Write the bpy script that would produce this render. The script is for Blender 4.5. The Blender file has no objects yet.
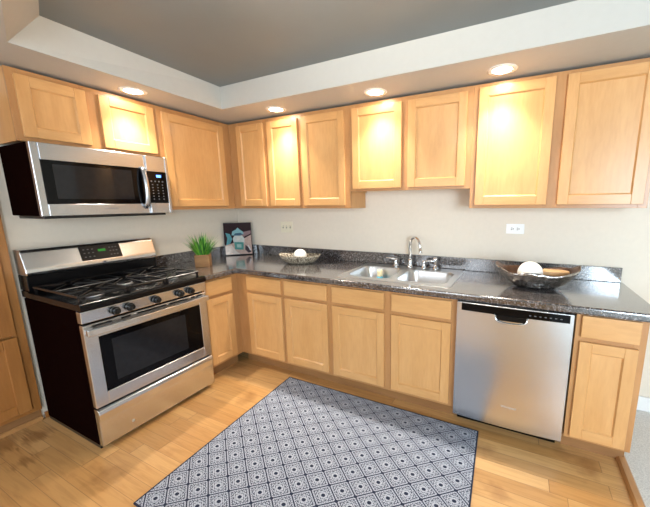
import bpy, bmesh, math, random
from mathutils import Vector, Matrix
random.seed(7)
PI = math.pi
scene = bpy.context.scene
COL = scene.collection

# ------------------------------------------------------------------ camera, world, light, exposure
cam_data = bpy.data.cameras.new('camera')
cam = bpy.data.objects.new('camera', cam_data)
COL.objects.link(cam)
_r = Vector((0.90462, 0.42613, -0.00825)); _u = Vector((-0.06760, 0.16255, 0.98438)); _f = Vector((-0.42082, 0.88994, -0.17585))
_m = Matrix((( _r.x, _u.x, -_f.x, 2.879), (_r.y, _u.y, -_f.y, -2.590), (_r.z, _u.z, -_f.z, 1.4394), (0, 0, 0, 1)))
cam.matrix_world = _m
cam_data.sensor_width = 36.0
cam_data.lens = 312.64 * 36.0 / 650.0
cam_data.shift_x = -45.43 / 650.0
cam_data.shift_y = 5.83 / 650.0
cam_data.clip_start = 0.05
scene.camera = cam

world = bpy.data.worlds.new('daylight_sky')
scene.world = world
world.use_nodes = True
world.node_tree.nodes['Background'].inputs[0].default_value = (0.75, 0.86, 1.0, 1)
world.node_tree.nodes['Background'].inputs[1].default_value = 1.2

vs = scene.view_settings
vs.view_transform = 'Standard'
vs.look = 'None'
vs.gamma = 1.0
vs.use_curve_mapping = False
vs.exposure = 1.36

def area_light(name, loc, rot, sx, sy, power, color):
    d = bpy.data.lights.new(name, 'AREA')
    d.shape = 'RECTANGLE'; d.size = sx; d.size_y = sy
    d.energy = power; d.color = color
    o = bpy.data.objects.new(name, d)
    o.location = loc; o.rotation_euler = rot
    COL.objects.link(o)
    return o
# area lamps added as daylight at unseen windows behind the camera and next door
area_light('unseen_window_lamp', (1.5, -4.74, 1.45), (PI/2, 0, 0), 1.7, 1.4, 10, (0.95, 0.97, 1.0))
area_light('unseen_next_room_window_lamp', (5.0, -4.74, 1.45), (PI/2, 0, 0), 1.5, 1.4, 70, (0.70, 0.86, 1.0))
LAMP_EMIT = 34.0
SPOT_POWER = 40.0

# ------------------------------------------------------------------ materials
def new_mat(name):
    m = bpy.data.materials.new(name); m.use_nodes = True
    nt = m.node_tree
    return m, nt, nt.nodes['Principled BSDF']
def N(nt, t, **kw):
    n = nt.nodes.new(t)
    for k, v in kw.items(): setattr(n, k, v)
    return n
def L(nt, a, b): nt.links.new(a, b)
def ramp(nt, fac, stops):
    r = N(nt, 'ShaderNodeValToRGB')
    el = r.color_ramp.elements
    el[0].position, el[0].color = stops[0][0], (*stops[0][1], 1)
    el[1].position, el[1].color = stops[-1][0], (*stops[-1][1], 1)
    for p, c in stops[1:-1]:
        e = el.new(p); e.color = (*c, 1)
    L(nt, fac, r.inputs[0])
    return r.outputs[0]
def math_node(nt, op, a, b=None, c=None):
    n = N(nt, 'ShaderNodeMath', operation=op)
    for i, v in enumerate((a, b, c)):
        if v is None: continue
        if isinstance(v, (int, float)): n.inputs[i].default_value = v
        else: L(nt, v, n.inputs[i])
    return n.outputs[0]
def obj_coord(nt, scale=(1, 1, 1), rnd=True):
    tc = N(nt, 'ShaderNodeTexCoord')
    mp = N(nt, 'ShaderNodeMapping'); mp.inputs['Scale'].default_value = scale
    L(nt, tc.outputs['Object'], mp.inputs['Vector'])
    if rnd:
        oi = N(nt, 'ShaderNodeObjectInfo')
        v = N(nt, 'ShaderNodeCombineXYZ')
        s = math_node(nt, 'MULTIPLY', oi.outputs['Random'], 37.0)
        L(nt, s, v.inputs[0]); L(nt, s, v.inputs[1]); L(nt, s, v.inputs[2])
        L(nt, v.outputs[0], mp.inputs['Location'])
    return mp.outputs[0]
def plain(name, col, rough=0.5, metal=0.0, spec=0.5, coat=0.0, noise=0.04, nscale=30.0):
    m, nt, b = new_mat(name)
    nz = N(nt, 'ShaderNodeTexNoise'); nz.inputs['Scale'].default_value = nscale; nz.inputs['Detail'].default_value = 3
    L(nt, obj_coord(nt), nz.inputs['Vector'])
    c0 = tuple(max(0, x * (1 - noise)) for x in col); c1 = tuple(min(1, x * (1 + noise)) for x in col)
    L(nt, ramp(nt, nz.outputs['Fac'], [(0.3, c0), (0.7, c1)]), b.inputs['Base Color'])
    b.inputs['Roughness'].default_value = rough
    b.inputs['Metallic'].default_value = metal
    b.inputs['Specular IOR Level'].default_value = spec
    b.inputs['Coat Weight'].default_value = coat
    b.inputs['Coat Roughness'].default_value = 0.08
    return m
def wood(name, scale, dark, mid, light, rough=0.36, coat=0.12):
    m, nt, b = new_mat(name)
    v = obj_coord(nt, scale)
    n1 = N(nt, 'ShaderNodeTexNoise'); n1.inputs['Scale'].default_value = 3.0; n1.inputs['Detail'].default_value = 5; n1.inputs['Distortion'].default_value = 0.6
    L(nt, v, n1.inputs['Vector'])
    base = ramp(nt, n1.outputs['Fac'], [(0.25, dark), (0.5, mid), (0.75, light)])
    # fine pores
    n2 = N(nt, 'ShaderNodeTexNoise'); n2.inputs['Scale'].default_value = 22.0; n2.inputs['Detail'].default_value = 2
    L(nt, v, n2.inputs['Vector'])
    pore = ramp(nt, n2.outputs['Fac'], [(0.35, (0.95, 0.935, 0.92)), (0.6, (1, 1, 1))])
    mx = N(nt, 'ShaderNodeMix', data_type='RGBA', blend_type='MULTIPLY')
    mx.inputs['Factor'].default_value = 1.0
    L(nt, base, mx.inputs['A']); L(nt, pore, mx.inputs['B'])
    L(nt, mx.outputs['Result'], b.inputs['Base Color'])
    b.inputs['Roughness'].default_value = rough
    b.inputs['Coat Weight'].default_value = coat
    b.inputs['Coat Roughness'].default_value = 0.18
    return m
MAPLE = ((0.585, 0.305, 0.108), (0.625, 0.338, 0.128), (0.665, 0.372, 0.150))
M = {}
M['maple_v'] = wood('maple_vertical_grain', (3.2, 3.2, 0.55), *MAPLE)
M['maple_h'] = wood('maple_horizontal_grain', (0.55, 3.2, 3.2), *MAPLE)
M['maple_frame'] = wood('maple_face_frame', (3.2, 3.2, 0.7), (0.41, 0.192, 0.066), (0.47, 0.232, 0.085), (0.53, 0.275, 0.108))
M['maple_frame_h'] = wood('maple_face_frame_rail', (0.7, 3.2, 3.2), (0.41, 0.192, 0.066), (0.47, 0.232, 0.085), (0.53, 0.275, 0.108))
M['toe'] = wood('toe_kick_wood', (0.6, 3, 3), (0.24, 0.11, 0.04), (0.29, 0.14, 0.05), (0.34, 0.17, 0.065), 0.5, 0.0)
M['pantry'] = wood('oak_pantry', (4, 4, 0.5), (0.30, 0.115, 0.026), (0.38, 0.155, 0.038), (0.45, 0.20, 0.055), 0.4, 0.1)
M['strip'] = wood('oak_strip', (4, 0.5, 4), (0.42, 0.20, 0.07), (0.50, 0.25, 0.09), (0.56, 0.30, 0.12), 0.35, 0.2)
M['pot'] = wood('pot_wood', (4, 4, 9), (0.20, 0.09, 0.026), (0.26, 0.125, 0.038), (0.32, 0.165, 0.055), 0.6, 0.0)

M['wall'] = plain('wall_paint', (0.74, 0.665, 0.56), 0.7, noise=0.015, spec=0.3)
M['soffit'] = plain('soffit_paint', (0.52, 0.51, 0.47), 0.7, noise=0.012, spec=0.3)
M['ceiling_gray'] = plain('ceiling_gray_paint', (0.22, 0.238, 0.238), 0.55, noise=0.03, nscale=4, spec=0.4)
M['white_trim'] = plain('white_trim_paint', (0.82, 0.82, 0.81), 0.4, noise=0.01)
M['carpet'] = plain('gray_carpet', (0.70, 0.685, 0.66), 0.95, noise=0.18, nscale=160, spec=0.1)
M['black'] = plain('black_enamel', (0.004, 0.004, 0.0045), 0.22, noise=0.1, spec=0.22)
M['brown_side'] = plain('dark_brown_enamel', (0.006, 0.002, 0.0015), 0.6, noise=0.1, spec=0.0)
M['iron'] = plain('cast_iron', (0.007, 0.007, 0.008), 0.25, noise=0.25, nscale=80)
M['burner'] = plain('burner_aluminium', (0.42, 0.42, 0.43), 0.45, metal=0.9)
M['glass_black'] = plain('black_glass', (0.002, 0.002, 0.0025), 0.07, noise=0.05, spec=0.15)
M['display_black'] = plain('display_panel_black', (0.004, 0.004, 0.005), 0.3, noise=0.05, spec=0.3)
M['glass_gray'] = plain('smoky_window_glass', (0.014, 0.014, 0.016), 0.06, noise=0.1, spec=0.25)
M['rubber'] = plain('black_plastic', (0.006, 0.006, 0.0065), 0.28, spec=0.4)
M['chrome'] = plain('chrome', (0.82, 0.83, 0.85), 0.08, metal=1.0, noise=0.02)
M['plate_white'] = plain('white_plastic', (0.88, 0.88, 0.87), 0.3, noise=0.01)
M['plate_ivory'] = plain('ivory_plastic', (0.78, 0.72, 0.56), 0.3, noise=0.01)
M['slot'] = plain('outlet_slot', (0.03, 0.026, 0.022), 0.6)
M['key'] = plain('keypad_print', (0.13, 0.13, 0.14), 0.5)
M['letter'] = plain('gray_print', (0.16, 0.16, 0.17), 0.5)
M['letter_pale'] = plain('pale_print', (0.62, 0.60, 0.57), 0.4, metal=0.6)
M['lamp_trim'] = plain('lamp_trim_white', (0.82, 0.80, 0.77), 0.45)
M['ball'] = plain('white_stoneware', (0.80, 0.79, 0.75), 0.55, noise=0.08, nscale=60)
M['tan'] = plain('tan_shell', (0.62, 0.36, 0.16), 0.5, noise=0.2, nscale=25)
M['sponge_yellow'] = plain('yellow_foam', (0.74, 0.66, 0.42), 0.9, noise=0.1, nscale=200)
M['sponge_blue'] = plain('blue_scouring_pad', (0.12, 0.45, 0.62), 0.9, noise=0.2, nscale=200)
M['soil'] = plain('dark_moss', (0.03, 0.05, 0.015), 0.9, noise=0.4, nscale=120)
M['leaf_dark'] = plain('grass_blade_dark', (0.018, 0.11, 0.016), 0.4, noise=0.3, nscale=40)
M['leaf_mid'] = plain('grass_blade_mid', (0.05, 0.25, 0.025), 0.4, noise=0.3, nscale=40)
M['leaf_light'] = plain('grass_blade_light', (0.19, 0.46, 0.045), 0.4, noise=0.3, nscale=40)

def emission(name, col, strength):
    m = bpy.data.materials.new(name); m.use_nodes = True
    nt = m.node_tree; nt.nodes.clear()
    e = N(nt, 'ShaderNodeEmission'); o = N(nt, 'ShaderNodeOutputMaterial')
    e.inputs[0].default_value = (*col, 1); e.inputs[1].default_value = strength
    L(nt, e.outputs[0], o.inputs[0])
    return m
M['lamp'] = emission('recessed_lamp_lens', (1.0, 0.86, 0.69), LAMP_EMIT)
M['led_blue'] = emission('blue_clock_digits', (0.10, 0.25, 1.0), 2.2)
M['led_green'] = emission('green_clock_digits', (0.12, 0.6, 0.10), 0.16)

def stainless(name, scale, col=(0.66, 0.685, 0.715), rough=(0.245, 0.265)):
    m, nt, b = new_mat(name)
    v = obj_coord(nt, scale)
    n1 = N(nt, 'ShaderNodeTexNoise'); n1.inputs['Scale'].default_value = 6.0; n1.inputs['Detail'].default_value = 4
    L(nt, v, n1.inputs['Vector'])
    mr = N(nt, 'ShaderNodeMapRange'); mr.inputs['To Min'].default_value = rough[0]; mr.inputs['To Max'].default_value = rough[1]
    L(nt, n1.outputs['Fac'], mr.inputs['Value']); L(nt, mr.outputs[0], b.inputs['Roughness'])
    L(nt, ramp(nt, n1.outputs['Fac'], [(0.3, tuple(c * 0.985 for c in col)), (0.7, tuple(min(1, c * 1.015) for c in col))]), b.inputs['Base Color'])
    b.inputs['Metallic'].default_value = 1.0
    # slight waviness of the sheet
    n2 = N(nt, 'ShaderNodeTexNoise'); n2.inputs['Scale'].default_value = 2.2
    L(nt, obj_coord(nt), n2.inputs['Vector'])
    bp = N(nt, 'ShaderNodeBump'); bp.inputs['Strength'].default_value = 0.05; bp.inputs['Distance'].default_value = 0.05
    L(nt, n2.outputs['Fac'], bp.inputs['Height']); L(nt, bp.outputs[0], b.inputs['Normal'])
    return m
M['steel'] = stainless('brushed_stainless', (0.6, 8, 40))
M['steel_mw'] = stainless('brushed_stainless_microwave', (0.6, 8, 40), (0.47, 0.485, 0.51))
M['steel_v'] = stainless('brushed_stainless_door', (30, 30, 0.5), (0.64, 0.655, 0.67), (0.26, 0.275))
M['sink_steel'] = stainless('sink_stainless', (12, 12, 12), (0.66, 0.66, 0.66), (0.26, 0.32))

def mat_floor():
    m, nt, b = new_mat('oak_strip_floor')
    tc = N(nt, 'ShaderNodeTexCoord')
    sx = N(nt, 'ShaderNodeSeparateXYZ'); L(nt, tc.outputs['Object'], sx.inputs[0])
    row = math_node(nt, 'FLOOR', math_node(nt, 'DIVIDE', sx.outputs[1], 0.083))
    wn = N(nt, 'ShaderNodeTexWhiteNoise', noise_dimensions='1D'); L(nt, row, wn.inputs['W'])
    xs = math_node(nt, 'DIVIDE', math_node(nt, 'ADD', sx.outputs[0], math_node(nt, 'MULTIPLY', wn.outputs['Value'], 5.0)), 0.95)
    colid = math_node(nt, 'FLOOR', xs)
    cv = N(nt, 'ShaderNodeCombineXYZ'); L(nt, colid, cv.inputs[0]); L(nt, row, cv.inputs[1])
    w2 = N(nt, 'ShaderNodeTexWhiteNoise', noise_dimensions='2D'); L(nt, cv.outputs[0], w2.inputs['Vector'])
    tint = ramp(nt, w2.outputs['Value'], [(0.0, (0.50, 0.255, 0.085)), (0.35, (0.575, 0.315, 0.115)), (0.7, (0.62, 0.35, 0.135)), (1.0, (0.675, 0.405, 0.17))])
    # grain
    mp = N(nt, 'ShaderNodeMapping'); mp.inputs['Scale'].default_value = (1.6, 22, 1)
    off = N(nt, 'ShaderNodeCombineXYZ'); L(nt, math_node(nt, 'MULTIPLY', w2.outputs['Value'], 31), off.inputs[0]); L(nt, row, off.inputs[1])
    L(nt, off.outputs[0], mp.inputs['Location']); L(nt, tc.outputs['Object'], mp.inputs['Vector'])
    nz = N(nt, 'ShaderNodeTexNoise'); nz.inputs['Scale'].default_value = 2.5; nz.inputs['Detail'].default_value = 6; nz.inputs['Distortion'].default_value = 0.8
    L(nt, mp.outputs[0], nz.inputs['Vector'])
    gr = ramp(nt, nz.outputs['Fac'], [(0.3, (0.78, 0.72, 0.66)), (0.55, (1, 1, 1))])
    mx = N(nt, 'ShaderNodeMix', data_type='RGBA', blend_type='MULTIPLY'); mx.inputs['Factor'].default_value = 0.75
    L(nt, tint, mx.inputs['A']); L(nt, gr, mx.inputs['B'])
    # worn dark blotches and dents
    n3 = N(nt, 'ShaderNodeTexNoise'); n3.inputs['Scale'].default_value = 3.4; n3.inputs['Detail'].default_value = 5
    L(nt, tc.outputs['Object'], n3.inputs['Vector'])
    st = ramp(nt, n3.outputs['Fac'], [(0.60, (1, 1, 1)), (0.78, (0.55, 0.45, 0.36))])
    m3 = N(nt, 'ShaderNodeMix', data_type='RGBA', blend_type='MULTIPLY'); m3.inputs['Factor'].default_value = 1.0
    L(nt, mx.outputs['Result'], m3.inputs['A']); L(nt, st, m3.inputs['B'])
    # board stains in front of the pantry, darkened to paint in the stove's shade
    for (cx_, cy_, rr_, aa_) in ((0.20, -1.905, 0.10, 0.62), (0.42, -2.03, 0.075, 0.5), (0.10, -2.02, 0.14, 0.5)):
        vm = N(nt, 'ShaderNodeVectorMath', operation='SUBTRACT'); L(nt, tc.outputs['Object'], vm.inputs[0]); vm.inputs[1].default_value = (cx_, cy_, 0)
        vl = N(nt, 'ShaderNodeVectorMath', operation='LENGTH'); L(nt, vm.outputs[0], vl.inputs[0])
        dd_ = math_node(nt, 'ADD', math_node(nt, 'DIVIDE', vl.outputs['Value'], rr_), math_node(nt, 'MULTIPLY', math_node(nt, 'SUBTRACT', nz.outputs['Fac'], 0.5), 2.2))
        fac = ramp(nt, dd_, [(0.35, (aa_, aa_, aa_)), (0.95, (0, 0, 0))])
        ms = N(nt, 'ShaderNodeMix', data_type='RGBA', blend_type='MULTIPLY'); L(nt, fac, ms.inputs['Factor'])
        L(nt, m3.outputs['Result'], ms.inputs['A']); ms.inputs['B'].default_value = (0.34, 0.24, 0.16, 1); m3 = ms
    # seams
    fy = math_node(nt, 'FRACT', math_node(nt, 'DIVIDE', sx.outputs[1], 0.083))
    fx = math_node(nt, 'FRACT', xs)
    sy = math_node(nt, 'LESS_THAN', fy, 0.028)
    sxm = math_node(nt, 'LESS_THAN', fx, 0.004)
    seam = math_node(nt, 'MAXIMUM', sy, sxm)
    m4 = N(nt, 'ShaderNodeMix', data_type='RGBA', blend_type='MIX')
    L(nt, math_node(nt, 'MULTIPLY', seam, 0.65), m4.inputs['Factor'])
    L(nt, m3.outputs['Result'], m4.inputs['A']); m4.inputs['B'].default_value = (0.22, 0.10, 0.035, 1)
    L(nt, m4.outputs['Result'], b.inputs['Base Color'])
    b.inputs['Roughness'].default_value = 0.34
    bp = N(nt, 'ShaderNodeBump'); bp.inputs['Strength'].default_value = 0.25; bp.inputs['Distance'].default_value = 0.002
    L(nt, math_node(nt, 'SUBTRACT', 1.0, seam), bp.inputs['Height']); L(nt, bp.outputs[0], b.inputs['Normal'])
    return m
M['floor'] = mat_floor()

def mat_granite():
    m, nt, b = new_mat('speckled_granite_laminate')
    v = obj_coord(nt, rnd=False)
    vo = N(nt, 'ShaderNodeTexVoronoi'); vo.inputs['Scale'].default_value = 220; L(nt, v, vo.inputs['Vector'])
    sp = N(nt, 'ShaderNodeSeparateColor'); L(nt, vo.outputs['Color'], sp.inputs[0])
    c1 = ramp(nt, sp.outputs[0], [(0.0, (0.010, 0.009, 0.009)), (0.40, (0.025, 0.021, 0.020)), (0.60, (0.066, 0.056, 0.054)), (0.80, (0.105, 0.095, 0.094)), (1.0, (0.30, 0.29, 0.295))])
    nz = N(nt, 'ShaderNodeTexNoise'); nz.inputs['Scale'].default_value = 60; nz.inputs['Detail'].default_value = 3; L(nt, v, nz.inputs['Vector'])
    c2 = ramp(nt, nz.outputs['Fac'], [(0.35, (0.6, 0.57, 0.56)), (0.65, (1.25, 1.2, 1.2))])
    mx = N(nt, 'ShaderNodeMix', data_type='RGBA', blend_type='MULTIPLY'); mx.inputs['Factor'].default_value = 1.0
    L(nt, c1, mx.inputs['A']); L(nt, c2, mx.inputs['B'])
    L(nt, mx.outputs['Result'], b.inputs['Base Color'])
    b.inputs['Roughness'].default_value = 0.16
    b.inputs['Specular IOR Level'].default_value = 1.0
    b.inputs['Coat Weight'].default_value = 1.0
    b.inputs['Coat IOR'].default_value = 1.75
    b.inputs['Coat Roughness'].default_value = 0.13
    return m
M['granite'] = mat_granite()

def mat_rug():
    m, nt, b = new_mat('woven_diamond_rug')
    tc = N(nt, 'ShaderNodeTexCoord')
    s = N(nt, 'ShaderNodeSeparateXYZ'); L(nt, tc.outputs['UV'], s.inputs[0])
    U = math_node(nt, 'MULTIPLY', s.outputs[0], 10.0); V = math_node(nt, 'MULTIPLY', s.outputs[1], 10.0)
    A = math_node(nt, 'ADD', U, V); Bv = math_node(nt, 'SUBTRACT', U, V)
    fa = math_node(nt, 'ABSOLUTE', math_node(nt, 'SUBTRACT', A, math_node(nt, 'ROUND', A)))
    fb = math_node(nt, 'ABSOLUTE', math_node(nt, 'SUBTRACT', Bv, math_node(nt, 'ROUND', Bv)))
    d = math_node(nt, 'MAXIMUM', fa, fb)
    mn = math_node(nt, 'MINIMUM', fa, fb)
    sm = math_node(nt, 'ADD', fa, fb)
    line = math_node(nt, 'GREATER_THAN', d, 0.465)
    node = math_node(nt, 'GREATER_THAN', mn, 0.425)
    cen = math_node(nt, 'LESS_THAN', math_node(nt, 'MAXIMUM', d, math_node(nt, 'MULTIPLY', sm, 0.75)), 0.105)
    def band(lo, hi, glo, ghi):
        a = math_node(nt, 'MULTIPLY', math_node(nt, 'GREATER_THAN', d, lo), math_node(nt, 'LESS_THAN', d, hi))
        g = math_node(nt, 'MULTIPLY', math_node(nt, 'GREATER_THAN', mn, glo), math_node(nt, 'LESS_THAN', mn, ghi))
        return math_node(nt, 'MULTIPLY', a, math_node(nt, 'SUBTRACT', 1.0, g))
    r1 = band(0.172, 0.203, 0.02, 0.06)
    r2 = band(0.258, 0.288, 0.10, 0.15)
    r3 = band(0.345, 0.378, 0.0, 0.05)
    # short ticks between the rings
    t = math_node(nt, 'FRACT', math_node(nt, 'MULTIPLY', mn, 9.0))
    tick = math_node(nt, 'MULTIPLY', math_node(nt, 'LESS_THAN', t, 0.3), math_node(nt, 'MULTIPLY', math_node(nt, 'GREATER_THAN', d, 0.385), math_node(nt, 'LESS_THAN', d, 0.43)))
    tick2 = math_node(nt, 'MULTIPLY', math_node(nt, 'LESS_THAN', math_node(nt, 'FRACT', math_node(nt, 'MULTIPLY', mn, 6.5)), 0.28), math_node(nt, 'MULTIPLY', math_node(nt, 'GREATER_THAN', d, 0.295), math_node(nt, 'LESS_THAN', d, 0.345)))
    dark = line
    for x in (node, cen, r1, r2, r3, tick, tick2): dark = math_node(nt, 'MAXIMUM', dark, x)
    # border
    bu = math_node(nt, 'MINIMUM', s.outputs[0], math_node(nt, 'SUBTRACT', 1.0, s.outputs[0]))
    bv = math_node(nt, 'MINIMUM', s.outputs[1], math_node(nt, 'SUBTRACT', 1.0, s.outputs[1]))
    bord = math_node(nt, 'LESS_THAN', math_node(nt, 'MINIMUM', bu, bv), 0.0055)
    dark = math_node(nt, 'MAXIMUM', dark, bord)
    mx = N(nt, 'ShaderNodeMix', data_type='RGBA', blend_type='MIX'); L(nt, dark, mx.inputs['Factor'])
    mx.inputs['A'].default_value = (0.45, 0.49, 0.57, 1); mx.inputs['B'].default_value = (0.022, 0.030, 0.058, 1)
    wv = N(nt, 'ShaderNodeTexNoise'); wv.inputs['Scale'].default_value = 420; L(nt, tc.outputs['Object'], wv.inputs['Vector'])
    wr = ramp(nt, wv.outputs['Fac'], [(0.3, (0.72, 0.72, 0.74)), (0.7, (1.1, 1.1, 1.1))])
    m2 = N(nt, 'ShaderNodeMix', data_type='RGBA', blend_type='MULTIPLY'); m2.inputs['Factor'].default_value = 1.0
    L(nt, mx.outputs['Result'], m2.inputs['A']); L(nt, wr, m2.inputs['B'])
    L(nt, m2.outputs['Result'], b.inputs['Base Color'])
    b.inputs['Roughness'].default_value = 0.9
    b.inputs['Specular IOR Level'].default_value = 0.15
    return m
M['rug'] = mat_rug()

def mat_mosaic(name, stops, scale, metal, rough):
    m, nt, b = new_mat(name)
    vo = N(nt, 'ShaderNodeTexVoronoi'); vo.inputs['Scale'].default_value = scale; L(nt, obj_coord(nt), vo.inputs['Vector'])
    col = ramp(nt, vo.outputs['Distance'], stops)
    L(nt, col, b.inputs['Base Color'])
    b.inputs['Metallic'].default_value = metal; b.inputs['Roughness'].default_value = rough
    bp = N(nt, 'ShaderNodeBump'); bp.inputs['Strength'].default_value = 0.8; bp.inputs['Distance'].default_value = 0.01; bp.invert = True
    L(nt, vo.outputs['Distance'], bp.inputs['Height']); L(nt, bp.outputs[0], b.inputs['Normal'])
    return m
M['mosaic'] = mat_mosaic('shell_mosaic', [(0.0, (0.80, 0.76, 0.66)), (0.4, (0.55, 0.48, 0.36)), (0.62, (0.10, 0.075, 0.05))], 95, 0.1, 0.25)
M['silver'] = mat_mosaic('hammered_silver', [(0.0, (0.66, 0.65, 0.64)), (0.7, (0.36, 0.35, 0.34))], 28, 1.0, 0.16)
M['bowl_dark'] = plain('dark_bronze_glaze', (0.10, 0.055, 0.035), 0.22, metal=0.4, noise=0.5, nscale=18)

# ------------------------------------------------------------------ mesh helper
class MB:
    def __init__(self, *mats):
        self.bm = bmesh.new(); self.mats = list(mats)
    def _fin(self, new_before, mi):
        pass
    def mesh_in(self, other, mi):
        for f in other.faces: f.material_index = mi
        me = bpy.data.meshes.new('tmp'); other.to_mesh(me); other.free()
        self.bm.from_mesh(me); bpy.data.meshes.remove(me)
    def box(self, x0, x1, y0, y1, z0, z1, bev=0.0, seg=1, mi=0, rot=None):
        b = bmesh.new()
        vs_ = [b.verts.new((x, y, z)) for x in (x0, x1) for y in (y0, y1) for z in (z0, z1)]
        for idx in ((0, 1, 3, 2), (4, 6, 7, 5), (0, 4, 5, 1), (2, 3, 7, 6), (0, 2, 6, 4), (1, 5, 7, 3)):
            b.faces.new([vs_[i] for i in idx])
        if bev > 0:
            bmesh.ops.bevel(b, geom=list(b.edges), offset=bev, segments=seg, affect='EDGES', profile=0.5)
        bmesh.ops.recalc_face_normals(b, faces=b.faces)
        if rot is not None: bmesh.ops.transform(b, matrix=rot, verts=b.verts)
        self.mesh_in(b, mi); return self
    def prism(self, pts, axis, a0, a1, bev=0.0, seg=1, mi=0):
        # pts: 2D outline; axis: 0 -> (y,z), 1 -> (x,z), 2 -> (x,y)
        b = bmesh.new()
        def mk(p, a):
            return {0: (a, p[0], p[1]), 1: (p[0], a, p[1]), 2: (p[0], p[1], a)}[axis]
        lo = [b.verts.new(mk(p, a0)) for p in pts]; hi = [b.verts.new(mk(p, a1)) for p in pts]
        n = len(pts)
        b.faces.new(lo); b.faces.new(hi[::-1])
        for i in range(n): b.faces.new((lo[i], hi[i], hi[(i + 1) % n], lo[(i + 1) % n]))
        bmesh.ops.recalc_face_normals(b, faces=b.faces)
        if bev > 0:
            bmesh.ops.bevel(b, geom=list(b.edges), offset=bev, segments=seg, affect='EDGES', profile=0.5)
        self.mesh_in(b, mi); return self
    def cyl(self, c, r, h, axis=2, n=24, mi=0, r2=None, bev=0.0):
        b = bmesh.new()
        bmesh.ops.create_cone(b, cap_ends=True, segments=n, radius1=r, radius2=r if r2 is None else r2, depth=h)
        if bev > 0:
            ed = [e for e in b.edges if abs(e.verts[0].co.z - e.verts[1].co.z) < 1e-6]
            bmesh.ops.bevel(b, geom=ed, offset=bev, segments=2, affect='EDGES', profile=0.5)
        rot = {2: Matrix.Identity(4), 1: Matrix.Rotation(PI/2, 4, 'X'), 0: Matrix.Rotation(PI/2, 4, 'Y')}[axis]
        bmesh.ops.transform(b, matrix=Matrix.Translation(c) @ rot, verts=b.verts)
        for f in b.faces: f.smooth = len(f.verts) == 4
        self.mesh_in(b, mi); return self
    def tube(self, pts, rad, n=12, mi=0):
        b = bmesh.new(); P = [Vector(p) for p in pts]; rings = []
        rads = rad if isinstance(rad, (list, tuple)) else [rad] * len(P)
        up = None
        for i, p in enumerate(P):
            t = (P[min(i + 1, len(P) - 1)] - P[max(i - 1, 0)]).normalized()
            if up is None:
                up = t.orthogonal().normalized()
            up = (up - t * up.dot(t)).normalized()
            s = t.cross(up)
            rings.append([b.verts.new(p + (up * math.cos(2*PI*k/n) + s * math.sin(2*PI*k/n)) * rads[i]) for k in range(n)])
        for i in range(len(P) - 1):
            for k in range(n):
                f = b.faces.new((rings[i][k], rings[i][(k+1) % n], rings[i+1][(k+1) % n], rings[i+1][k])); f.smooth = True
        b.faces.new(rings[0][::-1]); b.faces.new(rings[-1])
        bmesh.ops.recalc_face_normals(b, faces=b.faces)
        self.mesh_in(b, mi); return self
    def sphere(self, c, r, sc=(1, 1, 1), mi=0, u=24, v=14):
        b = bmesh.new()
        bmesh.ops.create_uvsphere(b, u_segments=u, v_segments=v, radius=r)
        bmesh.ops.transform(b, matrix=Matrix.Translation(c) @ Matrix.Diagonal((*sc, 1)), verts=b.verts)
        for f in b.faces: f.smooth = True
        self.mesh_in(b, mi); return self
    def lathe(self, prof, c=(0, 0, 0), n=32, mi=0):
        b = bmesh.new(); rings = []
        for r, z in prof:
            rings.append([b.verts.new((c[0] + r*math.cos(2*PI*k/n), c[1] + r*math.sin(2*PI*k/n), c[2] + z)) for k in range(n)])
        for i in range(len(prof) - 1):
            for k in range(n):
                f = b.faces.new((rings[i][k], rings[i][(k+1) % n], rings[i+1][(k+1) % n], rings[i+1][k])); f.smooth = True
        bmesh.ops.remove_doubles(b, verts=b.verts, dist=1e-6)
        bmesh.ops.recalc_face_normals(b, faces=b.faces)
        self.mesh_in(b, mi); return self
    def obj(self, name, parent=None, loc=None, rotz=0):
        me = bpy.data.meshes.new(name); self.bm.to_mesh(me); self.bm.free()
        for m in self.mats: me.materials.append(m)
        o = bpy.data.objects.new(name, me); COL.objects.link(o)
        if parent is not None: o.parent = parent
        if loc is not None: o.location = loc
        if rotz: o.rotation_euler.z = rotz
        return o

def tag(o, label, cat, group=None):
    o['label'] = label; o['category'] = cat
    if group: o['group'] = group
    return o
def thing(name, label, cat, loc, rotz=0, group=None):
    o = bpy.data.objects.new(name, None); COL.objects.link(o)
    o.location = loc; o.rotation_euler = (0, 0, rotz); o.empty_display_size = 0.1
    return tag(o, label, cat, group)
def struct(mb, name):
    o = mb.obj(name); o['kind'] = 'structure'; return o

# ------------------------------------------------------------------ room shell
Z_SOF, Z_CEIL = 2.215, 2.385
X1, Y1 = 6.2, -4.8           # far side wall of next room, wall behind the camera
XW = 3.49                    # where the wood floor stops
struct(MB(M['wall']).box(-0.12, X1 + 0.12, 0, 0.12, -0.05, 2.6), 'wall_back')
struct(MB(M['wall']).box(-0.12, 0, Y1 - 0.12, 0, -0.05, 2.6), 'wall_left')
wf = MB(M['wall'])           # wall behind the camera, with a window opening
wf.box(0, 0.6, Y1 - 0.12, Y1, -0.05, 2.6); wf.box(2.4, 4.25, Y1 - 0.12, Y1, -0.05, 2.6); wf.box(5.75, X1, Y1 - 0.12, Y1, -0.05, 2.6)
wf.box(0.6, 2.4, Y1 - 0.12, Y1, -0.05, 0.7); wf.box(0.6, 2.4, Y1 - 0.12, Y1, 2.2, 2.6)
wf.box(4.25, 5.75, Y1 - 0.12, Y1, -0.05, 0.7); wf.box(4.25, 5.75, Y1 - 0.12, Y1, 2.2, 2.6)
struct(wf, 'wall_front')
struct(MB(M['wall']).box(X1, X1 + 0.12, Y1 - 0.12, 0, -0.05, 2.6), 'wall_right')
def window_frame(name, place):
    w = MB(M['white_trim'])
    for a in place: w.box(*a, bev=0.004)
    return struct(w, name)
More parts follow.
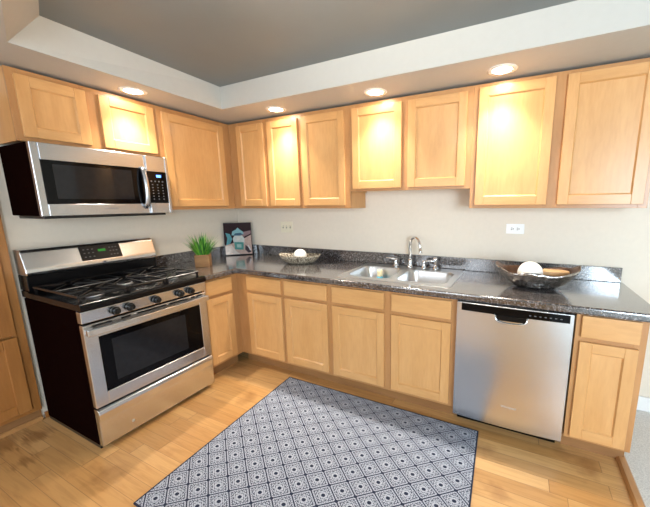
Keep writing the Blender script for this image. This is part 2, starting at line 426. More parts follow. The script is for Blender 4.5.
yw = Y1 - 0.09  # both windows are added out of view as sources for the daylight
window_frame('unseen_window_1', [(0.6, 2.4, yw, yw + 0.05, 0.7, 0.77), (0.6, 2.4, yw, yw + 0.05, 2.13, 2.2), (0.6, 0.67, yw, yw + 0.05, 0.7, 2.2), (2.33, 2.4, yw, yw + 0.05, 0.7, 2.2), (1.47, 1.53, yw, yw + 0.05, 0.7, 2.2), (0.6, 2.4, yw, yw + 0.04, 1.43, 1.47)])
window_frame('unseen_window_2', [(4.25, 5.75, yw, yw + 0.05, 0.7, 0.77), (4.25, 5.75, yw, yw + 0.05, 2.13, 2.2), (4.25, 4.32, yw, yw + 0.05, 0.7, 2.2), (5.68, 5.75, yw, yw + 0.05, 0.7, 2.2), (4.97, 5.03, yw, yw + 0.05, 0.7, 2.2)])
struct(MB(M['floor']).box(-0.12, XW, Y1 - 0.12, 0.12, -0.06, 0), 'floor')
struct(MB(M['carpet']).box(XW, X1 + 0.12, Y1 - 0.12, 0.12, -0.06, 0.0), 'floor_carpet')
struct(MB(M['ceiling_gray']).box(-0.12, X1 + 0.12, Y1 - 0.12, 0.12, Z_CEIL, Z_CEIL + 0.1), 'ceiling')
# dropped soffit ring round the grey tray
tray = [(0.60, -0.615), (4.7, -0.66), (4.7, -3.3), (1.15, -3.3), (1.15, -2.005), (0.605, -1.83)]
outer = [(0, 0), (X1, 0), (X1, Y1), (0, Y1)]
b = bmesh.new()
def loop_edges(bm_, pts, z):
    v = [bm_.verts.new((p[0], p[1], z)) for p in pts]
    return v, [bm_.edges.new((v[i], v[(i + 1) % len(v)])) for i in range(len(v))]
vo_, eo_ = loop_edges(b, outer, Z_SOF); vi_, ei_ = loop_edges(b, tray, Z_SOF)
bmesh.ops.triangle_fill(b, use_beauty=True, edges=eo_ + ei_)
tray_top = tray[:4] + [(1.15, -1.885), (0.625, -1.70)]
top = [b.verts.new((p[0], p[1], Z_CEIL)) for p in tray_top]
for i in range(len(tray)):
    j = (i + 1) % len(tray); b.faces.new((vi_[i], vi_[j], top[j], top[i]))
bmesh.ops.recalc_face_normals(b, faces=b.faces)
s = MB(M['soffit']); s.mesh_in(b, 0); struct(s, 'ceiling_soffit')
# baseboards and floor strip
struct(MB(M['white_trim']).box(3.56, X1, -0.016, 0, 0.0, 0.105, 0.004), 'baseboard_back')
struct(MB(M['pantry']).box(0, 0.020, -1.800, -1.72, 0, 0.040, 0.003), 'baseboard_left')
st = MB(M['strip'])
st.prism([(3.468, 0.0), (3.515, 0.0), (3.515, 0.014), (3.507, 0.022), (3.480, 0.022), (3.470, 0.012)], 1, -4.5, -0.56)
struct(st, 'trim_1')

# ------------------------------------------------------------------ cabinets
def shaker_door(name, parent, x0, x1, z0, z1, yb, label=None, th=0.019, fw=0.058):
    """door standing off the frame plane yb (towards -y)"""
    yf = yb - th
    d = MB(M['maple_v'], M['maple_h'])
    d.box(x0, x0 + fw, yf, yb, z0, z1, 0.0018); d.box(x1 - fw, x1, yf, yb, z0, z1, 0.0018)
    d.box(x0 + fw, x1 - fw, yf, yb, z0, z0 + fw, 0.0018, mi=1); d.box(x0 + fw, x1 - fw, yf, yb, z1 - fw, z1, 0.0018, mi=1)
    # bead round the panel opening
    g = 0.007; a, c, e, f = x0 + fw, x1 - fw, z0 + fw, z1 - fw
    d.prism([(a, yb), (a, yf + 0.003), (a + g, yb - 0.007), (a + g, yb)], 2, e, f)
    d.prism([(c, yb), (c, yf + 0.003), (c - g, yb - 0.007), (c - g, yb)], 2, e, f)
    d.prism([(yb, e), (yf + 0.003, e), (yb - 0.007, e + g), (yb, e + g)], 0, a, c, mi=1)
    d.prism([(yb, f), (yf + 0.003, f), (yb - 0.007, f - g), (yb, f - g)], 0, a, c, mi=1)
    o = d.obj(name, parent)
    MB(M['maple_v']).box(a - 0.001, c + 0.001, yb - 0.0085, yb - 0.002, e - 0.001, f + 0.001).obj('door_panel', o)
    return o
def slab_front(name, parent, x0, x1, z0, z1, yb, th=0.019):
    return MB(M['maple_h']).box(x0, x1, yb - th, yb, z0, z1, 0.004, 2).obj(name, parent)

def face_frame(parent, w, z0, z1, yf, stiles, rails, th=0.019):
    """stiles: (x0,x1) full height; rails: (x0,x1,z0,z1)"""
    f = MB(M['maple_frame'], M['maple_frame_h'])
    for a, c in stiles: f.box(a, c, yf, yf + th, z0, z1, 0.001)
    ss = sorted(stiles)
    for a, c, e, g in rails:
        for (p0, p1), (q0, q1) in zip(ss[:-1], ss[1:]):
            f.box(p1, q0, yf, yf + th, e, g, 0.001, mi=1)
    return f.obj('face_frame', parent)

def upper(label, origin, rotz, x0, x1, z0, z1, depth, doors, stiles, dz0, dz1, group='upper wall cabinets'):
    """x in metres along the wall measured from origin"""
    c = 0.5 * (x0 + x1); w = x1 - x0
    ro = Matrix.Rotation(rotz, 4, 'Z') @ Vector((c, 0, 0))
    t = thing('wall_cabinet', label, 'cabinet', (origin[0] + ro.x, origin[1] + ro.y, z0), rotz, group)
    h = z1 - z0; hw = w / 2
    k = MB(M['maple_v'])
    yb = -0.002; yf = -depth + 0.019
    k.box(-hw, -hw + 0.013, yf, yb, 0, h, 0.0008); k.box(hw - 0.013, hw, yf, yb, 0, h, 0.0008)
    k.box(-hw + 0.013, hw - 0.013, yf, yb, h - 0.013, h); k.box(-hw + 0.013, hw - 0.013, yf, yb, 0.012, 0.025)
    k.box(-hw + 0.013, hw - 0.013, yb - 0.006, yb, 0.025, h - 0.013)
    k.obj('carcass', t)
    face_frame(t, w, 0, h, -depth, [(a - c, e - c) for a, e in stiles],
               [(-hw + 0.02, hw - 0.02, 0, 0.042), (-hw + 0.02, hw - 0.02, h - 0.045, h)])
    for a, e in doors:
        shaker_door('door', t, a - c, e - c, dz0 - z0, dz1 - z0, -depth)
    return t
UD = 0.281; UZ0, UZ1 = 1.401, 2.199
# back wall run (x = distance from the corner)
upper('maple wall cabinet with two narrow doors in the corner of the back wall', (0, 0), 0, UD + 0.0005, 1.127, UZ0, UZ1, UD,
      [(0.392, 0.722), (0.770, 1.108)], [(UD + 0.0005, 0.410), (0.705, 0.787), (1.092, 1.127)], 1.425, 2.165)
upper('maple wall cabinet with one door, directly left of the shorter cabinet above the sink', (0, 0), 0, 1.1275, 1.611, UZ0, UZ1, UD,
      [(1.150, 1.566)], [(1.1275, 1.168), (1.545, 1.611)], 1.427, 2.166)
upper('shorter maple wall cabinet with two doors hanging above the sink', (0, 0), 0, 1.6115, 2.5565, 1.536, UZ1, UD,
      [(1.641, 2.056), (2.105, 2.520)], [(1.6115, 1.660), (2.036, 2.125), (2.500, 2.5565)], 1.557, 2.166)
upper('wide maple wall cabinet with two tall doors above the dishwasher, at the right end', (0, 0), 0, 2.557, 3.537, UZ0, UZ1, UD,
      [(2.592, 3.027), (3.086, 3.512)], [(2.557, 2.612), (3.007, 3.106), (3.492, 3.537)], 1.423, 2.174)
# left wall run: rotated so local x runs along world y and the doors face +x
RL = PI / 2
upper('short maple wall cabinet with two small doors above the microwave', (0, 0), RL, -1.758, -0.9605, 1.808, UZ1, UD,
      [(-1.728, -1.409), (-1.338, -0.990)], [(-1.758, -1.706), (-1.43, -1.318), (-1.01, -0.9605)], 1.832, 2.168)
upper('maple wall cabinet with one wide door between the microwave and the corner', (0, 0), RL, -0.960, -0.0005, UZ0, UZ1, UD,
      [(-0.930, -0.366)], [(-0.960, -0.910), (-0.386, -UD)], 1.428, 2.160)

BD = 0.671; BZ = 0.107; BT = 0.853
def base(label, origin, rotz, x0, x1, depth, fronts, stiles, dz=0.0, group='base cabinets', back=0.01):
    """fronts: (x0,x1) columns each with a drawer front and a door"""
    c = 0.5 * (x0 + x1); w = x1 - x0; hw = w / 2
    ro = Matrix.Rotation(rotz, 4, 'Z') @ Vector((c, 0, 0))
    t = thing('base_cabinet', label, 'cabinet', (origin[0] + ro.x, origin[1] + ro.y, 0), rotz, group)
    k = MB(M['maple_v'])
    yf = -depth + 0.019; yb = -back
    k.box(-hw, -hw + 0.013, yf, yb, BZ, BT, 0.0008); k.box(hw - 0.013, hw, yf, yb, BZ, BT, 0.0008)
    k.box(-hw + 0.013, hw - 0.013, yf, yb, BZ, BZ + 0.013); k.box(-hw + 0.013, hw - 0.013, yb - 0.006, yb, BZ, BT)
    k.obj('carcass', t)
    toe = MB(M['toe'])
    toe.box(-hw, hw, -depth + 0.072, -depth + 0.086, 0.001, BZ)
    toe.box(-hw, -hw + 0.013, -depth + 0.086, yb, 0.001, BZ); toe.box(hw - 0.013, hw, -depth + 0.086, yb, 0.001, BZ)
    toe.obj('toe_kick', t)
    rails = [(-hw + 0.02, hw - 0.02, BZ, BZ + 0.045), (-hw + 0.02, hw - 0.02, BT - 0.025, BT), (-hw + 0.02, hw - 0.02, 0.685, 0.725)]
    face_frame(t, w, BZ, BT, -depth, [(a - c, e - c) for a, e in stiles], rails)
    for a, e in fronts:
        slab_front('drawer_front', t, a - c, e - c, 0.716 + dz, 0.836 + dz, -depth)
        shaker_door('door', t, a - c, e - c, 0.132 - 0.5 * dz, 0.690 + dz, -depth, fw=0.056)
    return t
base('maple base cabinet between the stove and the inside corner', (0, 0), RL, -1.034, -BD - 0.0005, BD, [(-0.996, -0.744)], [(-1.034, -0.978), (-0.764, -BD - 0.0005)])
base('maple corner base cabinet on the back wall, nearest the inside corner', (0, 0), 0, BD - 0.019, 1.1865, BD, [(0.798, 1.172)], [(BD - 0.019, 0.818), (1.152, 1.1865)])
base('maple base cabinet with one drawer, directly left of the wide sink cabinet', (0, 0), 0, 1.187, 1.6345, BD, [(1.206, 1.612)], [(1.187, 1.226), (1.592, 1.6345)])
base('wide maple sink base cabinet with two doors under the sink', (0, 0), 0, 1.635, 2.568, BD, [(1.656, 2.078), (2.132, 2.536)], [(1.635, 1.676), (2.058, 2.152), (2.516, 2.568)])
base('narrow maple base cabinet at the right end, beside the dishwasher', (0, 0), 0, 3.196, 3.503, BD, [(3.220, 3.472)], [(3.196, 3.246), (3.452, 3.503)], dz=0.010)

# tall oak pantry at the left edge
t = thing('pantry_cabinet', 'tall golden oak pantry cabinet at the left edge, standing beside the stove', 'cabinet', (0.0, -2.175, 0), RL)
k = MB(M['pantry']); k.box(-0.36, 0.36, -0.020, -0.001, 0.085, 2.1, 0.001); k.obj('carcass', t)
MB(M['toe']).box(-0.36, 0.36, -0.012, -0.001, 0.001, 0.085).obj('toe_kick', t)
MB(M['strip']).box(-0.36, 0.36, -0.030, -0.0125, 0.0005, 0.030, 0.004).obj('base_shoe', t)
f = MB(M['pantry'])
f.box(0.30, 0.36, -0.036, -0.0205, 0.085, 2.1, 0.0015); f.box(-0.36, -0.30, -0.036, -0.0205, 0.085, 2.1, 0.0015)
f.box(-0.30, 0.30, -0.036, -0.0205, 0.085, 0.125, 0.0015); f.box(-0.30, 0.30, -0.036, -0.0205, 2.06, 2.1, 0.0015)
f.obj('face_frame', t)
def oak_door(z0, z1):
    d = MB(M['pantry']); y0, y1 = -0.054, -0.0365
    d.box(-0.315, -0.25, y0, y1, z0, z1, 0.003); d.box(0.25, 0.315, y0, y1, z0, z1, 0.003)
    d.box(-0.25, 0.25, y0, y1, z0, z0 + 0.065, 0.003); d.box(-0.25, 0.25, y0, y1, z1 - 0.065, z1, 0.003)
    o = d.obj('door', t)
    MB(M['pantry']).box(-0.251, 0.251, -0.046, -0.038, z0 + 0.06, z1 - 0.06).obj('door_panel', o)
oak_door(0.115, 0.625); oak_door(0.640, 2.075)

# ------------------------------------------------------------------ countertop
CZ0, CZ1, CF = 0.8535, 0.898, 0.705
SX0, SX1, SY0, SY1 = 1.69, 2.475, -0.565, -0.075     # cut-out for the sink
ct = thing('countertop', 'speckled dark granite-look L-shaped countertop with matching backsplash', 'countertop', (0, 0, CZ0))
b = bmesh.new()
xs = [0.002, CF, SX0, SX1, 3.55]; ys = [-1.036, -CF, SY0, SY1, -0.002]
vv = {}
def gv(x, y):
    if (x, y) not in vv: vv[(x, y)] = b.verts.new((x, y, CZ1 - CZ0))
    return vv[(x, y)]
for i in range(len(xs) - 1):
    for j in range(len(ys) - 1):
        if j == 0 and i > 0: continue
        if xs[i] == SX0 and ys[j] == SY0: continue
        b.faces.new((gv(xs[i], ys[j]), gv(xs[i+1], ys[j]), gv(xs[i+1], ys[j+1]), gv(xs[i], ys[j+1])))
ext = bmesh.ops.extrude_face_region(b, geom=list(b.faces))
for v in ext['geom']:
    if isinstance(v, bmesh.types.BMVert): v.co.z = 0.0
bmesh.ops.recalc_face_normals(b, faces=b.faces)
fe = []
for e in b.edges:
    a, c = e.verts[0].co, e.verts[1].co
    if abs(a.z - c.z) < 1e-6:
        fr = (abs(a.y + CF) < 1e-5 and abs(c.y + CF) < 1e-5 and min(a.x, c.x) >= CF - 1e-5)
        lf = (abs(a.x - CF) < 1e-5 and abs(c.x - CF) < 1e-5 and max(a.y, c.y) <= -CF + 1e-5)
        rt = (abs(a.x - 3.55) < 1e-5 and abs(c.x - 3.55) < 1e-5)
        if fr or lf or rt: fe.append(e)
bmesh.ops.bevel(b, geom=fe, offset=0.011, segments=4, affect='EDGES', profile=0.5)
s = MB(M['granite']); s.mesh_in(b, 0); s.obj('slab', ct)
s = MB(M['granite']); s.box(0.021, 3.53, -0.020, -0.002, CZ1 - CZ0 + 0.0003, 1.0 - CZ0, 0.003, 2); s.obj('backsplash', ct)
s = MB(M['granite']); s.box(0.002, 0.020, -1.036, -0.002, CZ1 - CZ0 + 0.0003, 1.0 - CZ0, 0.003, 2); s.obj('backsplash', ct)

# ------------------------------------------------------------------ sink
def rrect(x0, x1, y0, y1, r, n=6):
    p = []
    for cx, cy, a0 in ((x1 - r, y1 - r, 0), (x0 + r, y1 - r, PI/2), (x0 + r, y0 + r, PI), (x1 - r, y0 + r, 1.5*PI)):
        for k in range(n + 1):
            a = a0 + PI/2 * k / n; p.append((cx + r*math.cos(a), cy + r*math.sin(a)))
    return p
sk = thing('kitchen_sink', 'double bowl stainless steel sink set into the countertop', 'sink', (2.08, -0.32, CZ1))
def sxy(p): return [(x - 2.08, y + 0.32) for x, y in p]
b = bmesh.new(); H = 0.004
outer_l = sxy(rrect(1.655, 2.507, -0.612, -0.040, 0.035))
bas = [sxy(rrect(1.705, 2.045, -0.555, -0.165, 0.07)), sxy(rrect(2.105, 2.462, -0.555, -0.165, 0.07))]
v0, e0 = loop_edges(b, outer_l, H); ed = list(e0); inner = []
for bl in bas:
    v1, e1 = loop_edges(b, bl, H); ed += e1
bmesh.ops.triangle_fill(b, use_beauty=True, edges=ed)
low = [b.verts.new((x * 1.006, y * 1.008, 0.0004)) for x, y in outer_l]
for i in range(len(low)):
    j = (i + 1) % len(low); b.faces.new((v0[i], v0[j], low[j], low[i]))
bmesh.ops.recalc_face_normals(b, faces=b.faces)
s = MB(M['sink_steel']); s.mesh_in(b, 0); s.obj('rim', sk)
for bl in bas:
    b = bmesh.new(); n = len(bl)
    cx = sum(p[0] for p in bl) / n; cy = sum(p[1] for p in bl) / n
    levels = [(1.0, H), (0.985, -0.004), (0.965, -0.02), (0.94, -0.12), (0.90, -0.150), (0.80, -0.165), (0.13, -0.175)]
    rings = []
    for sc, z in levels:
        rings.append([b.verts.new((cx + (p[0] - cx) * sc, cy + (p[1] - cy) * sc, z)) for p in bl])
    for a in range(len(rings) - 1):
        for i in range(n):
            f = b.faces.new((rings[a][i], rings[a][(i+1) % n], rings[a+1][(i+1) % n], rings[a+1][i])); f.smooth = True
    b.faces.new(rings[-1])
    bmesh.ops.recalc_face_normals(b, faces=b.faces)
    bmesh.ops.reverse_faces(b, faces=b.faces)
    s = MB(M['sink_steel']); s.mesh_in(b, 0); bo = s.obj('basin', sk)
    MB(M['chrome'], M['rubber']).lathe([(0.0, 0.0), (0.03, 0.0), (0.042, 0.004), (0.045, 0.0), (0.045, -0.002)], (cx, cy, -0.1745)).obj('drain', bo)

# faucet
fa = thing('faucet', 'chrome gooseneck faucet with two lever handles behind the sink', 'faucet', (2.07, -0.090, CZ1 + 0.0045))
s = MB(M['chrome']); s.lathe([(0.0, 0.0), (0.027, 0.0), (0.027, 0.006), (0.020, 0.012), (0.017, 0.03), (0.019, 0.045), (0.016, 0.06), (0.012, 0.075), (0.0, 0.075)]); s.obj('base', fa)
pts = [(0, 0, 0.07), (0, 0, 0.10), (-0.004, 0.003, 0.14), (-0.003, 0.002, 0.19)]
for a in range(0, 181, 12):
    q = math.radians(a); d = 0.075 * (1 - math.cos(q)); pts.append((d * 0.74, -d * 0.67, 0.195 + 0.066 * math.sin(q)))
pts.append((0.150 * 0.74 + 0.004, -0.150 * 0.67 - 0.003, 0.165))
s = MB(M['chrome']); s.tube(pts, 0.0115, 14)
s.tube([(0.115, -0.1035, 0.170), (0.119, -0.106, 0.140)], 0.0145, 14); s.obj('spout', fa)
for sx_, dx in ((-0.130, -1), (0.118, 1)):
    s = MB(M['chrome'])
    s.lathe([(0.0, 0.0), (0.024, 0.0), (0.024, 0.006), (0.017, 0.014), (0.014, 0.04), (0.016, 0.052), (0.012, 0.066), (0.0, 0.070)], (sx_, 0, 0))
    s.tube([(sx_, 0, 0.060), (sx_ + dx*0.03, -0.006, 0.066), (sx_ + dx*0.085, -0.016, 0.071)], [0.009, 0.0075, 0.0055], 10)
    s.obj('handle', fa)
sp = thing('side_sprayer', 'chrome side sprayer standing at the right end of the faucet', 'sprayer', (2.285, -0.095, CZ1 + 0.0045))
MB(M['chrome']).lathe([(0.0, 0.0), (0.023, 0.0), (0.022, 0.008), (0.016, 0.016), (0.013, 0.03), (0.0, 0.03)]).obj('holder', sp)
s = MB(M['chrome']); s.lathe([(0.0, 0.0305), (0.011, 0.0305), (0.012, 0.05), (0.017, 0.075), (0.017, 0.09), (0.012, 0.098), (0.0, 0.099)]); s.obj('spray_head', sp)

# sponge standing in the left basin
spg = thing('sponge', 'yellow and blue sponge standing inside the left sink basin', 'sponge', (1.857, -0.245, CZ1 - 0.1600), 0.1)
MB(M['sponge_blue']).box(-0.022, 0.022, -0.020, 0.020, 0.0, 0.100, 0.006, 2).obj('scouring_pad', spg)
MB(M['sponge_yellow']).box(-0.020, 0.020, -0.018, 0.018, 0.1005, 0.158, 0.008, 2).obj('foam', spg)

# ------------------------------------------------------------------ stove
SW = 0.757
stv = thing('gas_stove', 'stainless steel gas stove with black cooktop and dark brown sides', 'stove', (0.0, -1.4225, 0), RL)
hw = SW / 2
s = MB(M['brown_side']); s.box(-hw, hw, -0.715, -0.070, 0.035, 0.868, 0.004); s.obj('body', stv)
s = MB(M['rubber']); s.box(-hw + 0.01, hw - 0.01, -0.70, -0.05, 0.001, 0.034); s.obj('base', stv)
# cooktop with raised lip
s = MB(M['black']); s.prism([(-0.775, 0.872), (-0.777, 0.900), (-0.768, 0.912), (-0.745, 0.914), (-0.73, 0.906), (-0.16, 0.906), (-0.14, 0.914), (-0.05, 0.914), (-0.05, 0.872)], 0, -hw, hw, 0.002)
ck = s.obj('cooktop', stv)
s = MB(M['steel'])
s.prism([(-0.758, 0.800), (-0.765, 0.868), (-0.7155, 0.868), (-0.7155, 0.800)], 0, -hw, hw, 0.003, 2)
s.obj('control_panel', stv)
for kx in (-0.222, -0.145, 0.011, 0.168, 0.246):
    s = MB(M['rubber'])
    s.cyl((kx, -0.776, 0.833), 0.024, 0.018, 1, 28, bev=0.003); s.cyl((kx, -0.792, 0.833), 0.0175, 0.022, 1, 24, bev=0.003)
    s.box(kx - 0.004, kx + 0.004, -0.808, -0.785, 0.816, 0.850, 0.002)
    s.obj('knob', stv)
# oven door with window and handle
dm = MB(M['steel_v']); x0, x1, z0, z1 = -hw + 0.002, hw - 0.002, 0.284, 0.787
wx0, wx1, wz0, wz1 = -0.312, 0.318, 0.362, 0.702
dm.box(x0, wx0, -0.756, -0.718, z0, z1, 0.003); dm.box(wx1, x1, -0.756, -0.718, z0, z1, 0.003)
dm.box(wx0, wx1, -0.756, -0.718, z0, wz0, 0.003); dm.box(wx0, wx1, -0.756, -0.718, wz1, z1, 0.003)
door = dm.obj('oven_door', stv)
MB(M['glass_black']).box(wx0 - 0.001, wx1 + 0.001, -0.754, -0.735, wz0 - 0.001, wz1 + 0.001, 0.001).obj('window_frame', door)
MB(M['glass_gray']).box(wx0 + 0.058, wx1 - 0.118, -0.7550, -0.7535, wz0 + 0.045, wz1 - 0.035).obj('glass_pane', door)
hb = MB(M['steel'])
arc = []
for k in range(13):
    u_ = -1 + 2 * k / 12; arc.append((u_ * (hw - 0.006), -0.795 - 0.018 * (1 - u_ * u_)))
outl = arc + [(p[0], p[1] + 0.016) for p in arc[::-1]]
hb.prism(outl, 2, 0.728, 0.768, 0.005, 2)
hb.box(-hw + 0.008, -hw + 0.045, -0.797, -0.752, 0.732, 0.764, 0.003); hb.box(hw - 0.045, hw - 0.008, -0.797, -0.752, 0.732, 0.764, 0.003)
hb.obj('handle', door)
for a, c in ((-0.335, -0.24), (-0.19, -0.14), (-0.10, 0.075), (0.10, 0.23), (0.26, 0.285), (0.30, 0.345)):
    MB(M['rubber']).box(a, c, -0.7580, -0.755, 0.7700, 0.7800).obj('vent_slot', door)
# warming drawer
dr = MB(M['steel'])
dr.prism([(-0.718, 0.036), (-0.752, 0.036), (-0.756, 0.05), (-0.757, 0.20), (-0.768, 0.245), (-0.764, 0.268), (-0.75, 0.274), (-0.718, 0.274)], 0, x0, x1, 0.003, 2)
dro = dr.obj('storage_drawer', stv)
MB(M['letter_pale']).cyl((-0.21, -0.7575, 0.10), 0.008, 0.002, 1, 16).obj('badge', dro)
# backguard: black riser and sloping stainless console
MB(M['black']).box(-hw + 0.006, hw + 0.020, -0.150, -0.026, 0.9145, 1.012, 0.003).obj('riser', stv)
bg = MB(M['steel'])
bg.prism([(-0.026, 1.0125), (-0.158, 1.0125), (-0.164, 1.03), (-0.160, 1.055), (-0.122, 1.160), (-0.105, 1.174), (-0.026, 1.174)], 0, -hw + 0.004, hw + 0.024, 0.006, 3)
bgo = bg.obj('backguard', stv)
# tilted display on the sloping face
slope = math.atan2(0.160 - 0.122, 1.160 - 1.055)
def on_slope(x0, x1, v0, v1, lift, th, mats, name, par, bev=0.0):
    mid = Matrix.Translation((0, -0.141, 1.1075)) @ Matrix.Rotation(-slope, 4, 'X')
    m_ = MB(*mats); m_.box(x0, x1, -lift - th, -lift, v0, v1, bev, rot=mid); return m_.obj(name, par)
dsp = on_slope(-0.090, 0.158, -0.050, 0.053, -0.004, 0.006, (M['display_black'],), 'display', bgo, 0.001)
on_slope(0.016, 0.062, 0.006, 0.024, 0.0021, 0.0006, (M['led_green'],), 'clock_digits', dsp)
mid = Matrix.Translation((0, -0.141, 1.1075)) @ Matrix.Rotation(-slope, 4, 'X')
kb = MB(M['key'])
for kx in (-0.07, -0.045, -0.02, 0.085, 0.105, 0.125):
    for kz in (-0.028, 0.000, 0.026): kb.box(kx, kx + 0.010, -0.0028, -0.0021, kz, kz + 0.006, rot=mid)
kb.obj('keypad_marks', dsp)
MB(M['letter']).cyl((0.035, -0.1655, 1.036), 0.009, 0.004, 1, 20).obj('badge', bgo)
# burners and grates
burners = [(-0.235, -0.60, 0.045), (-0.235, -0.30, 0.036), (0.0, -0.45, 0.05), (0.235, -0.60, 0.040), (0.235, -0.30, 0.045)]
for bx_, by_, br in burners:
    s = MB(M['burner'], M['iron'])
    s.cyl((bx_, by_, 0.9115), br, 0.010, 2, 28, 0, br * 0.9); s.cyl((bx_, by_, 0.921), br * 0.75, 0.009, 2, 28, 1, bev=0.002)
    s.obj('burner', stv)
def bar(s, p, q, w=0.011, h=0.014):
    p = Vector(p); q = Vector(q); d = q - p; L_ = d.length
    ang = math.atan2(d.y, d.x); 
    s.box(0, L_, -w/2, w/2, -h/2, h/2, 0.003, 1, rot=Matrix.Translation(p) @ Matrix.Rotation(ang, 4, 'Z') @ Matrix.Rotation(-math.asin(d.z / L_), 4, 'Y'))
GZ = 0.943
for gx0, gx1, cx_, bl in ((-0.358, -0.122, -0.24, ((-0.235, -0.60), (-0.235, -0.30))), (-0.116, 0.116, 0.0, ((0.0, -0.45),)), (0.122, 0.358, 0.24, ((0.235, -0.60), (0.235, -0.30)))):
    s = MB(M['iron']); y0_, y1_ = -0.722, -0.175
    bar(s, (gx0, y0_, GZ), (gx1, y0_, GZ)); bar(s, (gx0, y1_, GZ), (gx1, y1_, GZ)); bar(s, (gx0, y0_, GZ), (gx0, y1_, GZ)); bar(s, (gx1, y0_, GZ), (gx1, y1_, GZ))
    if len(bl) == 2: bar(s, (gx0, -0.45, GZ), (gx1, -0.45, GZ))
    for qx, qy in bl:
        for a in (45, 135, 225, 315) if len(bl) == 2 else (0, 45, 90, 135, 180, 225, 270, 315):
            q = math.radians(a); dx, dy = math.cos(q), math.sin(q)
            lim = []
            if dx > 1e-6: lim.append((gx1 - qx) / dx)
            if dx < -1e-6: lim.append((gx0 - qx) / dx)
            ylo, yhi = (y0_, -0.45) if qy < -0.5 else ((-0.45, y1_) if len(bl) == 2 else (y0_, y1_))
            if dy > 1e-6: lim.append((yhi - qy) / dy)
            if dy < -1e-6: lim.append((ylo - qy) / dy)
            r_ = min(lim)
            bar(s, (qx + dx*0.028, qy + dy*0.028, GZ + 0.006), (qx + dx*r_, qy + dy*r_, GZ), 0.009, 0.013)
        for a in (0, 90, 180, 270):
            if len(bl) != 2: break
            q = math.radians(a); dx, dy = math.cos(q), math.sin(q)
            r_ = (abs((gx1 if dx > 0 else gx0) - qx)) if abs(dx) > 0.5 else abs(((-0.45 if qy < -0.5 else y1_) if dy > 0 else (y0_ if qy < -0.5 else -0.45)) - qy)
            bar(s, (qx + dx*0.05, qy + dy*0.05, GZ + 0.004), (qx + dx*r_, qy + dy*r_, GZ), 0.009, 0.012)
    for fx, fy in ((gx0 + 0.006, y0_ + 0.006), (gx1 - 0.006, y0_ + 0.006), (gx0 + 0.006, y1_ - 0.006), (gx1 - 0.006, y1_ - 0.006)):
        s.box(fx - 0.006, fx + 0.006, fy - 0.006, fy + 0.006, 0.907, GZ)
    s.obj('grate', stv)

# ------------------------------------------------------------------ microwave over the stove
mw = thing('microwave', 'stainless over-range microwave with black window hanging above the stove', 'microwave', (0.0, -1.3760, 1.378), RL)
mh = 0.4185; mwh = 0.3800
MB(M['brown_side']).box(-mwh, mwh, -0.372, -0.002, 0.006, mh - 0.001, 0.003).obj('body', mw)
vent = MB(M['rubber']); vent.box(-mwh + 0.01, mwh - 0.05, -0.392, -0.06, -0.012, 0.0055, 0.002); vent.obj('vent_grille', mw)
# door leaf (left) and control column (right); curved a little at the front
def sheet(x0, x1, z0, z1, hole=None):
    m_ = MB(M['steel_mw'])
    if hole is None: m_.box(x0, x1, -0.405, -0.3725, z0, z1, 0.004, 2); return m_
    a, c, e, g = hole
    m_.box(x0, a, -0.405, -0.3725, z0, z1, 0.003); m_.box(c, x1, -0.405, -0.3725, z0, z1, 0.003)
    m_.box(a, c, -0.405, -0.3725, z0, e, 0.003); m_.box(a, c, -0.405, -0.3725, g, z1, 0.003)
    return m_
dz = 1.388
xs_ = 0.2150          # seam between door and control column
door = sheet(-mwh, xs_ - 0.001, 0.003, mh - 0.001, (-0.345, xs_ - 0.006, 1.463 - dz, 1.710 - dz)).obj('door', mw)
MB(M['glass_black']).box(-0.346, xs_ - 0.0055, -0.4045, -0.38, 1.462 - dz, 1.711 - dz, 0.001).obj('window_frame', door)
MB(M['glass_gray']).box(-0.297, 0.118, -0.4055, -0.4042, 1.492 - dz, 1.690 - dz).obj('glass_pane', door)
hd = MB(M['steel_mw'])
pp = []
for k in range(15):
    u_ = k / 14.0; z_ = 1.432 - dz + u_ * 0.285; pp.append((0.186, -0.408 - 0.036 * math.sin(PI * min(1, max(0, u_))) ** 0.6, z_))
hd.tube(pp, [0.012] + [0.0165] * 13 + [0.012], 12)
hd.obj('handle', door)
ctl = sheet(xs_ + 0.001, mwh, 0.003, mh - 0.001, (0.222, 0.358, 1.468 - dz, 1.694 - dz)).obj('control_panel', mw)
pad = MB(M['glass_black']); pad.box(0.2215, 0.3585, -0.4045, -0.38, 1.4675 - dz, 1.6945 - dz, 0.001); pado = pad.obj('keypad', ctl)
kk = MB(M['key'])
for r_ in range(7):
    for c_ in range(4 if r_ == 0 else 3):
        if r_ == 0: x_ = 0.240 + c_ * 0.027; kk.box(x_, x_ + 0.010, -0.4053, -0.4044, 1.620 - dz, 1.630 - dz)
        else:
            x_ = 0.246 + c_ * 0.036; kk.box(x_, x_ + 0.009, -0.4053, -0.4044, 1.618 - dz - r_ * 0.021, 1.625 - dz - r_ * 0.021)
kk.obj('keypad_marks', ctl)
MB(M['led_blue']).box(0.285, 0.318, -0.4055, -0.4046, 1.655 - dz, 1.672 - dz).obj('clock_digits', ctl)

